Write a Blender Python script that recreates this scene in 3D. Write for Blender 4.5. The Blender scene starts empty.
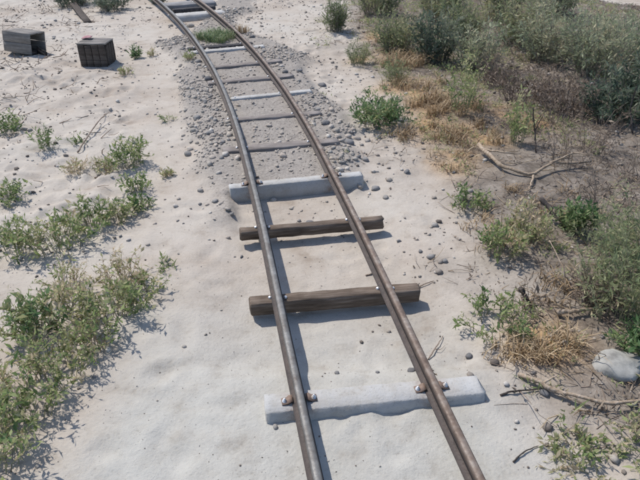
import bpy, math
import numpy as np
from mathutils import Vector, Quaternion

C = bpy.context.scene.collection
SC = bpy.context.scene
RAD = math.radians

# ------------------------------------------------------------------ camera, sky, sun, exposure
CAM_Z, PITCH, FOC = 1.73, RAD(31.93), 615.0
cam_data = bpy.data.cameras.new("camera")
cam_data.sensor_width = 36.0
cam_data.lens = FOC / 640.0 * 36.0
cam_data.clip_start = 0.02
cam_data.clip_end = 2000.0
cam = bpy.data.objects.new("camera", cam_data)
C.objects.link(cam)
cam.location = (0, 0, CAM_Z)
cam.rotation_euler = (math.pi / 2 - PITCH, 0, 0)
SC.camera = cam

SUN_EL = RAD(53.5)
SUN_AZ = RAD(-47.0)                      # clockwise from +Y: the sun stands ahead and to the left
sun_dir = Vector((math.sin(SUN_AZ) * math.cos(SUN_EL), math.cos(SUN_AZ) * math.cos(SUN_EL), math.sin(SUN_EL)))
world = bpy.data.worlds.new("World")
SC.world = world
world.use_nodes = True
wn = world.node_tree.nodes
sky = wn.new("ShaderNodeTexSky")
sky.sky_type = 'NISHITA'
sky.sun_disc = False
sky.sun_elevation = SUN_EL
sky.sun_rotation = SUN_AZ % (2 * math.pi)
sky.dust_density = 2.0
sky.altitude = 1200
wn["Background"].inputs["Strength"].default_value = 0.15
world.node_tree.links.new(sky.outputs[0], wn["Background"].inputs["Color"])
sd = bpy.data.lights.new("sun", 'SUN')
sd.energy = 3.45
sd.angle = RAD(0.6)
sd.color = (1.0, 0.945, 0.875)
sun = bpy.data.objects.new("sun", sd)
C.objects.link(sun)
sun.rotation_euler = (-sun_dir).to_track_quat('-Z', 'Y').to_euler()
sun.location = sun_dir * 20

SC.view_settings.view_transform = 'Standard'
SC.view_settings.look = 'None'
SC.view_settings.exposure = 0.30
SC.view_settings.gamma = 1.0
SC.cycles.filter_width = 2.7             # a soft phone lens
SC.cycles.max_bounces = 6
SC.cycles.transparent_max_bounces = 8

# ------------------------------------------------------------------ noise and layout helpers
def _hash(ix, iy, seed):
    n = (ix.astype(np.int64) * 374761393 + iy.astype(np.int64) * 668265263 + seed * 974634777) & 0x7fffffff
    n = ((n ^ (n >> 13)) * 1274126177) & 0x7fffffff
    n = (n ^ (n >> 16)) & 0xffff
    return n / 65535.0

def vnoise(x, y, scale, seed):
    x = np.asarray(x, float) / scale; y = np.asarray(y, float) / scale
    ix, iy = np.floor(x), np.floor(y)
    fx, fy = x - ix, y - iy
    fx, fy = fx * fx * (3 - 2 * fx), fy * fy * (3 - 2 * fy)
    a, b = _hash(ix, iy, seed), _hash(ix + 1, iy, seed)
    c, d = _hash(ix, iy + 1, seed), _hash(ix + 1, iy + 1, seed)
    return (a * (1 - fx) + b * fx) * (1 - fy) + (c * (1 - fx) + d * fx) * fy

def fbm(x, y, scale, octaves, seed):
    t, amp, s = 0, 1.0, 0.0
    for k in range(octaves):
        t = t + amp * (vnoise(x, y, scale / 2 ** k, seed + 7 * k) * 2 - 1)
        s += amp; amp *= 0.5
    return t / s

def smooth(a, b, t):
    t = np.clip((t - a) / (b - a), 0, 1)
    return t * t * (3 - 2 * t)

def at(px, py, z=0.0):
    """a point of the place seen at (px, py) of the 640x480 photograph, on the level z"""
    u, v = (px - 320) / FOC, -(py - 240) / FOC
    dy = math.cos(PITCH) + v * math.sin(PITCH)
    dz = -math.sin(PITCH) + v * math.cos(PITCH)
    t = (z - CAM_Z) / dz
    return np.array([u * t, dy * t, z])

# the track: two rails on a gentle left-hand curve, gauge 0.489 m
GAUGE, RAIL_TOP, SL_TOP = 0.489, 0.13, 0.065
_tc = [0.00020936728153513477, -0.005377799810410991, 0.0253440996673651, -0.22889247365941764, 0.4908943400924566]
_td = np.polyder(_tc)
def track_x(y):
    y = np.asarray(y, float)
    yc = np.clip(y, 1.0, 9.0)
    return np.polyval(_tc, yc) + np.polyval(_td, yc) * (y - yc)
def track_k(y):
    return np.polyval(_td, np.clip(np.asarray(y, float), 1.0, 9.0))
def track_off(x, y):
    k = track_k(y)
    return (x - track_x(y)) / np.sqrt(1 + k * k)

def edge(pts, z=0.0):
    w = np.array([at(px, py, z) for px, py in pts])
    o = np.argsort(w[:, 1])
    return w[o, 1], w[o, 0]
# where sand gives way to the brown littered soil of the bank, and the outline of the ballast
SOIL_Y, SOIL_X = edge([(350, 5), (352, 45), (395, 100), (420, 140), (455, 195), (480, 240), (505, 290), (500, 330), (525, 375), (600, 430), (650, 470)])
BL_Y, BL_X = edge([(160, 45), (172, 62), (167, 85), (180, 110), (190, 140), (200, 170), (218, 198)])
BR_Y, BR_X = edge([(262, 30), (300, 60), (326, 90), (345, 122), (362, 155), (372, 182), (360, 200)])

def soil_mask(x, y):
    q = at(625, 2)
    d = x - np.interp(y, SOIL_Y, SOIL_X) - 6.0 * np.exp(-((x - q[0]) / .55) ** 2 - ((y - q[1] - .3) / 1.0) ** 2) - 0.16 * fbm(x, y, 0.7, 4, 31)
    patch = smooth(-.1, .5, fbm(x, y, 0.28, 4, 37))
    return np.clip(0.85 * smooth(-0.14, 0.24, d) + 0.15 * smooth(-.1, .6, d) + 0.35 * patch * smooth(-0.75, -0.1, d) * smooth(.2, -.1, d), 0, 1)
def ballast_mask(x, y):
    l = np.interp(y, BL_Y, BL_X); r = np.interp(y, BR_Y, BR_X)
    n = 0.20 * fbm(x, y, 0.45, 5, 47)
    far = np.where(y > BL_Y[-1], np.clip((y - BL_Y[-1]) * 0.35, 0, 0.3), 0)
    o = track_off(x, y); t = y - 0.22 * x
    out = smooth(.33, .42, np.abs(o))
    end = (1 - out) * smooth(3.375, 3.40, t + n * .15) + out * smooth(3.02, 3.36, t + n * 1.2 + np.where(o < 0, .12, -.05))
    return smooth(-0.06, 0.12, x - l - far + n) * smooth(-0.06, 0.12, r - far - x + n) * end

_PITS = []        # footprints and scuffs in the sand: x, y, length, width, angle, depth
_pr = np.random.default_rng(5)
for _ in range(60):
    px, py = _pr.uniform(100, 270), _pr.uniform(120, 475)
    q = at(px, py); _PITS.append((q[0], q[1], _pr.uniform(.05, .13), _pr.uniform(.03, .05), _pr.uniform(0, 3.1), _pr.uniform(.003, .009)))
for _ in range(60):
    px, py = _pr.uniform(280, 500), _pr.uniform(215, 475)
    q = at(px, py); _PITS.append((q[0], q[1], _pr.uniform(.03, .08), _pr.uniform(.02, .04), _pr.uniform(0, 3.1), _pr.uniform(.004, .011)))
for _ in range(110):
    px, py = _pr.uniform(-20, 130), _pr.uniform(62, 240)
    q = at(px, py); _PITS.append((q[0], q[1], _pr.uniform(.04, .11), _pr.uniform(.03, .05), _pr.uniform(0, 3.1), _pr.uniform(.008, .022)))
for _ in range(50):
    px, py = _pr.uniform(270, 350), _pr.uniform(0, 110)
    q = at(px, py); _PITS.append((q[0], q[1], _pr.uniform(.04, .11), _pr.uniform(.03, .05), _pr.uniform(0, 3.1), _pr.uniform(.008, .02)))

def ground_z(x, y):
    x = np.asarray(x, float); y = np.asarray(y, float)
    near = np.abs(track_off(x, y))
    calm = 0.3 + 0.7 * smooth(0.45, 0.9, near)
    fade = 1 - smooth(14, 30, np.hypot(x, y))
    z = (0.018 * fbm(x, y, 1.5, 2, 3) + 0.007 * fbm(x, y, 0.35, 2, 11)) * calm * fade
    z = z + (0.0008 + 0.0035 * smooth(.1, .6, fbm(x, y, .8, 2, 15)) ) * fbm(x, y, 0.13, 3, 19) * fade * (.35 + .65 * smooth(.4, .6, near))
    z = z + 0.15 * fbm(x, y, 14.0, 2, 23) * smooth(9, 26, np.hypot(x, y))
    s = soil_mask(x, y)
    z = z + s * (0.035 + 0.035 * fbm(x, y, 0.5, 3, 29)) * fade
    z = z + 0.026 * smooth(0.75, 0.45, near) * smooth(1.85, 1.70, y) * fade
    # rough, trodden sand on the crates' side
    rough = smooth(-0.5, -1.2, x - track_x(y)) * smooth(3.2, 4.2, y)
    z = z + rough * 0.036 * fbm(x, y, 0.24, 4, 61) * fade
    # sand scooped out under the two open timber sleepers
    dig = smooth(0.62, 0.34, near) * smooth(1.72, 1.9, y) * smooth(3.40, 3.37, y - .22 * x)
    z = z - 0.026 * dig
    b = ballast_mask(x, y)
    z = z * (1 - 0.6 * b) + b * (0.047 + 0.010 * fbm(x, y, 0.07, 3, 53))
    for (a, c, l, w, t, d) in _PITS:
        dx, dy = x - a, y - c
        m = (np.abs(dx) < .3) & (np.abs(dy) < .3)
        if not np.any(m): continue
        dx, dy = dx[m], dy[m]
        u = (dx * math.cos(t) + dy * math.sin(t)) / l; v = (-dx * math.sin(t) + dy * math.cos(t)) / w
        rr = u * u + v * v
        z[m] += (-d * np.exp(-rr * 1.6) + d * .5 * np.exp(-(np.sqrt(rr) - 1.5) ** 2 * 4)) * (1 - b[m])
    return z

def gz(x, y):
    return float(ground_z(np.array([x]), np.array([y]))[0])

# ------------------------------------------------------------------ materials
def new_mat(name):
    m = bpy.data.materials.new(name); m.use_nodes = True
    nt = m.node_tree
    return m, nt, nt.nodes["Principled BSDF"]
def node(nt, typ, **kw):
    n = nt.nodes.new(typ)
    for k, v in kw.items():
        if k.startswith("i_"):
            n.inputs[k[2:]].default_value = v
        else:
            setattr(n, k, v)
    return n
def noise(nt, scale, detail=4, rough=0.55, coord=None, dim='3D'):
    n = node(nt, "ShaderNodeTexNoise", noise_dimensions=dim)
    n.inputs["Scale"].default_value = scale; n.inputs["Detail"].default_value = detail; n.inputs["Roughness"].default_value = rough
    if coord is not None: nt.links.new(coord, n.inputs["Vector"])
    return n
def ramp(nt, src, stops):
    r = node(nt, "ShaderNodeValToRGB")
    e = r.color_ramp.elements
    while len(e) < len(stops): e.new(0.5)
    for el, (p, c) in zip(e, stops):
        el.position = p; el.color = (c[0], c[1], c[2], 1) if len(c) == 3 else c
    nt.links.new(src, r.inputs[0])
    return r
def mix(nt, fac, a, b, mode='MIX'):
    m = node(nt, "ShaderNodeMix", data_type='RGBA', blend_type=mode)
    for sock, v in ((0, fac), (6, a), (7, b)):
        if hasattr(v, "is_linked") or hasattr(v, "links"): nt.links.new(v, m.inputs[sock])
        elif sock == 0: m.inputs[0].default_value = v
        else: m.inputs[sock].default_value = (v[0], v[1], v[2], 1)
    return m.outputs[2]
def bump(nt, bsdf, h, strength, dist, prev=None):
    b = node(nt, "ShaderNodeBump"); b.inputs["Strength"].default_value = strength; b.inputs["Distance"].default_value = dist
    nt.links.new(h, b.inputs["Height"])
    if prev is not None: nt.links.new(prev.outputs[0], b.inputs["Normal"])
    nt.links.new(b.outputs[0], bsdf.inputs["Normal"])
    return b
def attr(nt, name):
    a = node(nt, "ShaderNodeAttribute", attribute_name=name)
    return a.outputs["Fac"]

def ground_material():
    m, nt, b = new_mat("sand_and_soil")
    co = node(nt, "ShaderNodeTexCoord").outputs["Object"]
    n1 = noise(nt, 0.9, 5, 0.6, co); n2 = noise(nt, 9, 5, 0.65, co); n3 = noise(nt, 70, 4, 0.7, co); n4 = noise(nt, 260, 2, 0.6, co)
    sand = ramp(nt, n1.outputs[0], [(0.30, (.35, .30, .25)), (0.45, (.425, .378, .325)), (0.58, (.452, .412, .36)), (0.72, (.435, .408, .366))]).outputs[0]
    sand = mix(nt, attr(nt, "packed"), sand, (.415, .408, .374))
    dust = ramp(nt, n2.outputs[0], [(0.28, (.74, .71, .68)), (0.42, (.95, .94, .93)), (0.52, (1, 1, 1)), (0.75, (1.06, 1.06, 1.06))]).outputs[0]
    sand = mix(nt, 0.8, sand, dust, 'MULTIPLY')
    speck = ramp(nt, n3.outputs[0], [(0.30, (.62, .60, .58)), (0.40, (1, 1, 1)), (0.7, (1.05, 1.05, 1.05))]).outputs[0]
    sand = mix(nt, 0.55, sand, speck, 'MULTIPLY')
    n5 = noise(nt, 3.2, 6, 0.7, co)
    sand = mix(nt, 0.75, sand, ramp(nt, n5.outputs[0], [(0.30, (.78, .73, .69)), (0.42, (.96, .95, .94)), (0.5, (1, 1, 1)), (0.7, (1.03, 1.03, 1.03))]).outputs[0], 'MULTIPLY')
    soil = ramp(nt, n2.outputs[0], [(0.28, (.095, .080, .066)), (0.45, (.175, .150, .125)), (0.60, (.25, .218, .184)), (0.76, (.35, .315, .275))]).outputs[0]
    soil = mix(nt, 0.7, soil, ramp(nt, n3.outputs[0], [(0.3, (.5, .48, .45)), (0.55, (1, 1, 1)), (0.75, (1.35, 1.3, 1.2))]).outputs[0], 'MULTIPLY')
    straw = ramp(nt, n3.outputs[0], [(0.3, (.25, .155, .08)), (0.6, (.45, .305, .165))]).outputs[0]
    grav = ramp(nt, n3.outputs[0], [(0.3, (.17, .155, .14)), (0.5, (.30, .272, .242)), (0.7, (.38, .348, .31))]).outputs[0]
    col = mix(nt, attr(nt, "soil"), sand, soil)
    col = mix(nt, attr(nt, "straw"), col, straw)
    col = mix(nt, attr(nt, "ballast"), col, grav)
    nt.links.new(col, b.inputs["Base Color"])
    b.inputs["Roughness"].default_value = 0.95
    b.inputs["Specular IOR Level"].default_value = 0.15
    p = bump(nt, b, n2.outputs[0], 0.45, 0.02)
    p = bump(nt, b, n3.outputs[0], 0.55, 0.006, p)
    bump(nt, b, n4.outputs[0], 0.5, 0.002, p)
    return m

def stone_material(name, stops, tint_attr=True):
    m, nt, b = new_mat(name)
    co = node(nt, "ShaderNodeTexCoord").outputs["Object"]
    n = noise(nt, 30, 5, 0.65, co)
    if tint_attr:
        base = ramp(nt, attr(nt, "tint"), stops).outputs[0]
    else:
        base = ramp(nt, noise(nt, 6, 5, 0.6, co).outputs[0], stops).outputs[0]
    g = ramp(nt, n.outputs[0], [(0.3, (.7, .7, .7)), (0.6, (1.05, 1.04, 1.03))]).outputs[0]
    nt.links.new(mix(nt, 0.8, base, g, 'MULTIPLY'), b.inputs["Base Color"])
    b.inputs["Roughness"].default_value = 0.9
    b.inputs["Specular IOR Level"].default_value = 0.25
    bump(nt, b, n.outputs[0], 0.5, 0.006)
    return m

def wood_material(name, lo, mid, hi, axis='X'):
    m, nt, b = new_mat(name)
    tc = node(nt, "ShaderNodeTexCoord").outputs["Object"]
    mp = node(nt, "ShaderNodeMapping")
    mp.inputs["Scale"].default_value = (1.2, 14, 14) if axis == 'X' else (14, 14, 1.2)
    nt.links.new(tc, mp.inputs["Vector"])
    g = noise(nt, 4.5, 8, 0.65, mp.outputs[0]); s = noise(nt, 5, 4, 0.6, tc)
    col = ramp(nt, g.outputs[0], [(0.28, lo), (0.5, mid), (0.72, hi)]).outputs[0]
    st = ramp(nt, s.outputs[0], [(0.3, (.62, .60, .57)), (0.6, (1.1, 1.09, 1.08))]).outputs[0]
    nt.links.new(mix(nt, 0.8, col, st, 'MULTIPLY'), b.inputs["Base Color"])
    b.inputs["Roughness"].default_value = 0.88
    b.inputs["Specular IOR Level"].default_value = 0.25
    bump(nt, b, g.outputs[0], 0.7, 0.006)
    return m

def concrete_material():
    m, nt, b = new_mat("pale_concrete")
    co = node(nt, "ShaderNodeTexCoord").outputs["Object"]
    a = noise(nt, 9, 7, 0.68, co); f = noise(nt, 90, 4, 0.75, co)
    col = ramp(nt, a.outputs[0], [(0.28, (.29, .26, .225)), (0.40, (.39, .375, .345)), (0.55, (.43, .425, .41)), (0.7, (.47, .47, .46))]).outputs[0]
    p = ramp(nt, f.outputs[0], [(0.32, (.5, .48, .46)), (0.42, (1, 1, 1))]).outputs[0]
    rs = node(nt, "ShaderNodeMath", operation='MULTIPLY'); nt.links.new(attr(nt, "tint"), rs.inputs[0])
    nt.links.new(ramp(nt, noise(nt, 28, 5, 0.7, co).outputs[0], [(0.40, (0, 0, 0)), (0.62, (.75, .75, .75))]).outputs[0], rs.inputs[1])
    col = mix(nt, rs.outputs[0], col, (.24, .15, .095))
    nt.links.new(mix(nt, 0.6, col, p, 'MULTIPLY'), b.inputs["Base Color"])
    b.inputs["Roughness"].default_value = 0.85
    bump(nt, b, f.outputs[0], 0.7, 0.005)
    return m

def rail_material(name, stops, metal, rough, streak=(10, 10, 10), side=None):
    m, nt, b = new_mat(name)
    co = node(nt, "ShaderNodeTexCoord").outputs["Object"]
    mp = node(nt, "ShaderNodeMapping"); mp.inputs["Scale"].default_value = streak
    nt.links.new(co, mp.inputs["Vector"])
    a = noise(nt, 2.2, 7, 0.65, mp.outputs[0]); f = noise(nt, 160, 3, 0.6, co)
    col = ramp(nt, a.outputs[0], stops).outputs[0]
    if side is not None:                                # rust on the flanks, worn metal on the running band, sunlit shoulder coloured paler
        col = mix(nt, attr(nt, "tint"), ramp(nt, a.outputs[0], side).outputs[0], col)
    nt.links.new(col, b.inputs["Base Color"])
    b.inputs["Metallic"].default_value = metal
    r = ramp(nt, f.outputs[0], [(0.3, (rough - .1,) * 3), (0.7, (rough + .15,) * 3)])
    nt.links.new(r.outputs[0], b.inputs["Roughness"])
    bump(nt, b, f.outputs[0], 0.35, 0.002)
    return m

def leaf_material(name, stops, trans=0.25):
    m, nt, b = new_mat(name)
    col = ramp(nt, attr(nt, "tint"), stops).outputs[0]
    nt.links.new(col, b.inputs["Base Color"])
    b.inputs["Roughness"].default_value = 0.6
    b.inputs["Specular IOR Level"].default_value = 0.3
    t = node(nt, "ShaderNodeBsdfTranslucent"); nt.links.new(col, t.inputs["Color"])
    mx = node(nt, "ShaderNodeMixShader"); mx.inputs[0].default_value = trans
    nt.links.new(b.outputs[0], mx.inputs[1]); nt.links.new(t.outputs[0], mx.inputs[2])
    nt.links.new(mx.outputs[0], nt.nodes["Material Output"].inputs["Surface"])
    return m

def plain(name, col, rough=0.7, metal=0.0, var=0.25, scale=25):
    m, nt, b = new_mat(name)
    co = node(nt, "ShaderNodeTexCoord").outputs["Object"]
    n = noise(nt, scale, 5, 0.6, co)
    lo = tuple(c * (1 - var) for c in col); hi = tuple(min(1, c * (1 + var)) for c in col)
    nt.links.new(ramp(nt, n.outputs[0], [(0.3, lo), (0.7, hi)]).outputs[0], b.inputs["Base Color"])
    b.inputs["Roughness"].default_value = rough; b.inputs["Metallic"].default_value = metal
    bump(nt, b, n.outputs[0], 0.3, 0.003)
    return m

M = {}
M["ground"] = ground_material()
M["gravel"] = stone_material("ballast_stone", [(0.0, (.13, .13, .135)), (0.2, (.25, .245, .24)), (0.45, (.36, .33, .29)), (0.85, (.43, .375, .32)), (1.0, (.54, .51, .46))])
M["clod"] = stone_material("sand_clod", [(0.0, (.13, .11, .095)), (0.3, (.26, .23, .20)), (0.6, (.40, .37, .33)), (1.0, (.46, .44, .41))])
M["rock"] = stone_material("pale_rock", [(0.32, (.20, .19, .17)), (0.46, (.33, .325, .30)), (0.7, (.41, .405, .375))], False)
M["concrete"] = concrete_material()
M["timber"] = wood_material("weathered_timber", (.065, .047, .034), (.145, .112, .087), (.255, .21, .172))
M["old_timber"] = wood_material("dusty_timber", (.13, .115, .105), (.24, .215, .20), (.34, .31, .29))
M["dark_timber"] = wood_material("dark_timber", (.03, .03, .035), (.06, .058, .062), (.10, .095, .095), 'Z')
M["crate_wood"] = wood_material("crate_wood", (.045, .036, .03), (.085, .070, .06), (.15, .13, .115), 'Z')
M["crate_board"] = wood_material("crate_board", (.13, .12, .11), (.22, .205, .19), (.31, .29, .27))
M["grey_board"] = wood_material("grey_board", (.16, .16, .16), (.24, .24, .245), (.31, .31, .31))
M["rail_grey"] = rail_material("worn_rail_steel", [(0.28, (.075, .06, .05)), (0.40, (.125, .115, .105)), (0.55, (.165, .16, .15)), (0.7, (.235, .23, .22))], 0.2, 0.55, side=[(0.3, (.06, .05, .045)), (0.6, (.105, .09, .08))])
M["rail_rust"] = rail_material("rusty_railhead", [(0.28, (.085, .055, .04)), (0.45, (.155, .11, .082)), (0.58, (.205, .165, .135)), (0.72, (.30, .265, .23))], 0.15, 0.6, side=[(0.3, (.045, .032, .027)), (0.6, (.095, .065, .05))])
M["rail_web"] = rail_material("rail_web_rust", [(0.3, (.045, .037, .034)), (0.6, (.085, .066, .057))], 0.1, 0.75)
M["clip"] = rail_material("rusty_clip", [(0.3, (.14, .09, .065)), (0.6, (.25, .18, .14))], 0.2, 0.7)
M["bolt"] = plain("bright_bolt", (.72, .72, .72), 0.35, 0.4, 0.1)
M["stem"] = plain("plant_stem", (.27, .26, .16), 0.8)
M["stem_grey"] = plain("sage_wood", (.24, .21, .18), 0.9)
M["stem_brown"] = plain("dry_brown_twig", (.24, .185, .145), 0.9)
M["stem_straw"] = plain("dry_straw_stalk", (.42, .33, .22), 0.8)
M["dead_wood"] = wood_material("bleached_dead_wood", (.16, .115, .08), (.33, .26, .19), (.48, .41, .34), 'Z')
M["char_wood"] = wood_material("dark_dead_wood", (.035, .03, .028), (.07, .06, .055), (.13, .11, .10), 'Z')
M["herb"] = leaf_material("weed_leaf", [(0.0, (.10, .17, .065)), (0.35, (.25, .32, .12)), (0.6, (.37, .40, .19)), (0.8, (.50, .46, .27)), (1.0, (.58, .47, .33))], .45)
M["bright"] = leaf_material("green_leaf", [(0.0, (.06, .12, .05)), (0.5, (.13, .22, .09)), (0.85, (.25, .32, .14)), (1.0, (.36, .36, .19))], .42)
M["sage"] = leaf_material("sage_leaf", [(0.0, (.15, .185, .11)), (0.45, (.31, .355, .22)), (0.8, (.44, .46, .30)), (1.0, (.54, .48, .32))], .42)
M["green_sage"] = leaf_material("olive_sage_leaf", [(0.0, (.13, .17, .085)), (0.5, (.265, .305, .155)), (0.85, (.40, .39, .22)), (1.0, (.48, .41, .26))], .42)
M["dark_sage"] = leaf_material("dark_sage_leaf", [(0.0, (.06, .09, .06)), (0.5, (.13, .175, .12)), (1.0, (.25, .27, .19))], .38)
M["brown"] = leaf_material("dry_brown_leaf", [(0.0, (.10, .075, .055)), (0.5, (.20, .155, .12)), (1.0, (.34, .27, .20))], 0.15)
M["straw"] = leaf_material("straw_blade", [(0.0, (.22, .15, .085)), (0.5, (.40, .29, .17)), (1.0, (.54, .44, .30))], 0.2)
M["grass"] = leaf_material("green_blade", [(0.0, (.06, .12, .05)), (0.6, (.15, .235, .10)), (1.0, (.33, .33, .18))])
M["magenta"] = plain("faded_red_rag", (.36, .19, .20), 0.9)

# ------------------------------------------------------------------ mesh helpers
class MB:
    """collects vertices and faces (as arrays) and links them as ONE mesh object"""
    def __init__(self):
        self.v, self.f, self.t, self.n = [], [], [], 0
    def add(self, v, faces, tint=None):
        v = np.asarray(v, float).reshape(-1, 3)
        for fa in (faces if isinstance(faces, list) else [faces]):
            self.f.append(np.asarray(fa, int) + self.n)
        self.v.append(v)
        self.t.append(np.zeros(len(v)) if tint is None else np.broadcast_to(np.asarray(tint, float), (len(v),)))
        self.n += len(v)
    def mesh(self, name, mat, smooth_=False):
        me = bpy.data.meshes.new(name)
        v = np.concatenate(self.v)
        me.vertices.add(len(v)); me.vertices.foreach_set("co", v.astype(np.float32).ravel())
        tot = np.concatenate([np.full(len(f), f.shape[1]) for f in self.f])
        idx = np.concatenate([f.ravel() for f in self.f])
        me.loops.add(len(idx)); me.loops.foreach_set("vertex_index", idx.astype(np.int32))
        me.polygons.add(len(tot))
        me.polygons.foreach_set("loop_start", (np.cumsum(tot) - tot).astype(np.int32))
        me.polygons.foreach_set("loop_total", tot.astype(np.int32))
        if smooth_: me.polygons.foreach_set("use_smooth", np.ones(len(tot), bool))
        a = me.attributes.new("tint", 'FLOAT', 'POINT'); a.data.foreach_set("value", np.concatenate(self.t).astype(np.float32))
        me.materials.append(mat)
        me.update(calc_edges=True); me.validate()
        return me
    def build(self, name, mat, parent=None, smooth_=False, loc=None):
        o = bpy.data.objects.new(name, self.mesh(name, mat, smooth_))
        C.objects.link(o)
        if parent is not None: o.parent = parent
        if loc is not None: o.location = loc
        return o

def tag(o, label=None, cat=None, group=None, kind=None):
    if label: o["label"] = label
    if cat: o["category"] = cat
    if group: o["group"] = group
    if kind: o["kind"] = kind
    return o
def empty(name, loc, rz=0.0):
    o = bpy.data.objects.new(name, None); C.objects.link(o)
    o.empty_display_size = 0.1
    o.location = loc; o.rotation_euler = (0, 0, rz)
    return o
def child(name, me, parent, loc=(0, 0, 0), rot=(0, 0, 0)):
    o = bpy.data.objects.new(name, me); C.objects.link(o); o.parent = parent
    o.location = loc; o.rotation_euler = rot
    return o

def box_mesh(name, sx, sy, sz, mat, bevel=0.004, rough=0.0, seed=0, cuts=1, ends=0.0, draft=0.0):
    """a bevelled, slightly worn box (size sx, sy, sz, centred) cut along x so that ageing can bend its edges"""
    r = np.random.default_rng(seed)
    k = max(2, cuts + 1)
    xs = np.linspace(-sx / 2, sx / 2, k)
    b = min(bevel, sy * .3, sz * .3)
    prof = np.array([(-sy/2+b, -sz/2), (sy/2-b, -sz/2), (sy/2, -sz/2+b), (sy/2, sz/2-b), (sy/2-b, sz/2), (-sy/2+b, sz/2), (-sy/2, sz/2-b), (-sy/2, -sz/2+b)])
    rings = []
    allx = [xs[0]] + [xs[0] + b] + list(xs[1:-1]) + [xs[-1] - b] + [xs[-1]]
    for i, x in enumerate(allx):
        p = prof.copy()
        if i in (0, len(allx) - 1):
            p = p * np.array([(sy - 2*b) / sy, (sz - 2*b) / sz])
        v = np.column_stack([np.full(8, x), p])
        v[:, 1] *= 1 + draft * (sz / 2 - v[:, 2]) / sz
        v[:, 1:] += r.normal(0, rough, (8, 2))
        if i in (0, 1): v[:, 0] += r.normal(0, ends, 8)
        if i in (len(allx) - 1, len(allx) - 2): v[:, 0] += r.normal(0, ends, 8)
        rings.append(v)
    m = MB(); n = len(rings); v = np.concatenate(rings)
    q = []
    for i in range(n - 1):
        for j in range(8):
            a, c = i*8+j, i*8+(j+1) % 8
            q.append((a, c, c+8, a+8))
    m.add(v, [np.array(q)[:, ::-1], np.array([list(range(8))]), np.array([[(n-1)*8+j for j in range(7, -1, -1)]])])
    return m.mesh(name, mat)

def tubes(P, R, sides=3):
    """P (n, k, 3) polylines, R (n, k) radii -> vertices and quads of n tapered tubes"""
    n, k, _ = P.shape
    T = np.gradient(P, axis=1)
    T /= np.linalg.norm(T, axis=2, keepdims=True) + 1e-9
    up = np.where(np.abs(T[..., 2:3]) > .9, np.array([1., 0, 0]), np.array([0, 0, 1.]))
    A = np.cross(T, up); A /= np.linalg.norm(A, axis=2, keepdims=True) + 1e-9
    B = np.cross(T, A)
    th = np.arange(sides) * 2 * math.pi / sides
    V = P[:, :, None, :] + R[:, :, None, None] * (np.cos(th)[None, None, :, None] * A[:, :, None, :] + np.sin(th)[None, None, :, None] * B[:, :, None, :])
    base = (np.arange(n) * k * sides)[:, None, None] + (np.arange(k - 1) * sides)[None, :, None]
    j = np.arange(sides)[None, None, :]; j2 = (j + 1) % sides
    F = np.stack([base + j, base + j2, base + sides + j2, base + sides + j], -1).reshape(-1, 4)
    caps = np.stack([np.arange(n) * k * sides + (k - 1) * sides + s for s in range(sides)], -1)
    return V.reshape(-1, 3), F, caps

_t = (1 + 5 ** .5) / 2
ICO_V = np.array([(-1, _t, 0), (1, _t, 0), (-1, -_t, 0), (1, -_t, 0), (0, -1, _t), (0, 1, _t), (0, -1, -_t), (0, 1, -_t), (_t, 0, -1), (_t, 0, 1), (-_t, 0, -1), (-_t, 0, 1)]) / math.sqrt(1 + _t * _t)
ICO_F = np.array([(0, 11, 5), (0, 5, 1), (0, 1, 7), (0, 7, 10), (0, 10, 11), (1, 5, 9), (5, 11, 4), (11, 10, 2), (10, 7, 6), (7, 1, 8), (3, 9, 4), (3, 4, 2), (3, 2, 6), (3, 6, 8), (3, 8, 9), (4, 9, 5), (2, 4, 11), (6, 2, 10), (8, 6, 7), (9, 8, 1)])
def subdiv(v, f):
    v = list(map(tuple, v)); cache = {}; out = []
    def mid(a, b):
        k = (min(a, b), max(a, b))
        if k not in cache:
            p = np.array(v[a]) + np.array(v[b]); p /= np.linalg.norm(p); cache[k] = len(v); v.append(tuple(p))
        return cache[k]
    for a, b, c in f:
        ab, bc, ca = mid(a, b), mid(b, c), mid(c, a)
        out += [(a, ab, ca), (b, bc, ab), (c, ca, bc), (ab, bc, ca)]
    return np.array(v), np.array(out)
ICO2_V, ICO2_F = subdiv(ICO_V, ICO_F)
ICO3_V, ICO3_F = subdiv(ICO2_V, ICO2_F)
def rand_rot(r, n):
    q = r.normal(size=(n, 4)); q /= np.linalg.norm(q, axis=1, keepdims=True)
    w, x, y, z = q.T
    return np.stack([np.stack([1-2*(y*y+z*z), 2*(x*y-z*w), 2*(x*z+y*w)], -1), np.stack([2*(x*y+z*w), 1-2*(x*x+z*z), 2*(y*z-x*w)], -1), np.stack([2*(x*z-y*w), 2*(y*z+x*w), 1-2*(x*x+y*y)], -1)], 1)
def stones(r, pos, size, V=ICO_V, F=ICO_F, flat=0.7, jag=0.22):
    n = len(pos)
    v = V[None] * (1 + r.uniform(-jag, jag, (n, len(V), 1)))
    v = v * r.uniform(.65, 1.3, (n, 1, 3))
    v = np.einsum('nij,nkj->nki', rand_rot(r, n), v)
    v[..., 2] *= flat
    v = v * size[:, None, None] + pos[:, None, :]
    f = (F[None] + (np.arange(n) * len(V))[:, None, None]).reshape(-1, 3)
    return v.reshape(-1, 3), f, np.repeat(np.arange(n), len(V))

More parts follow.
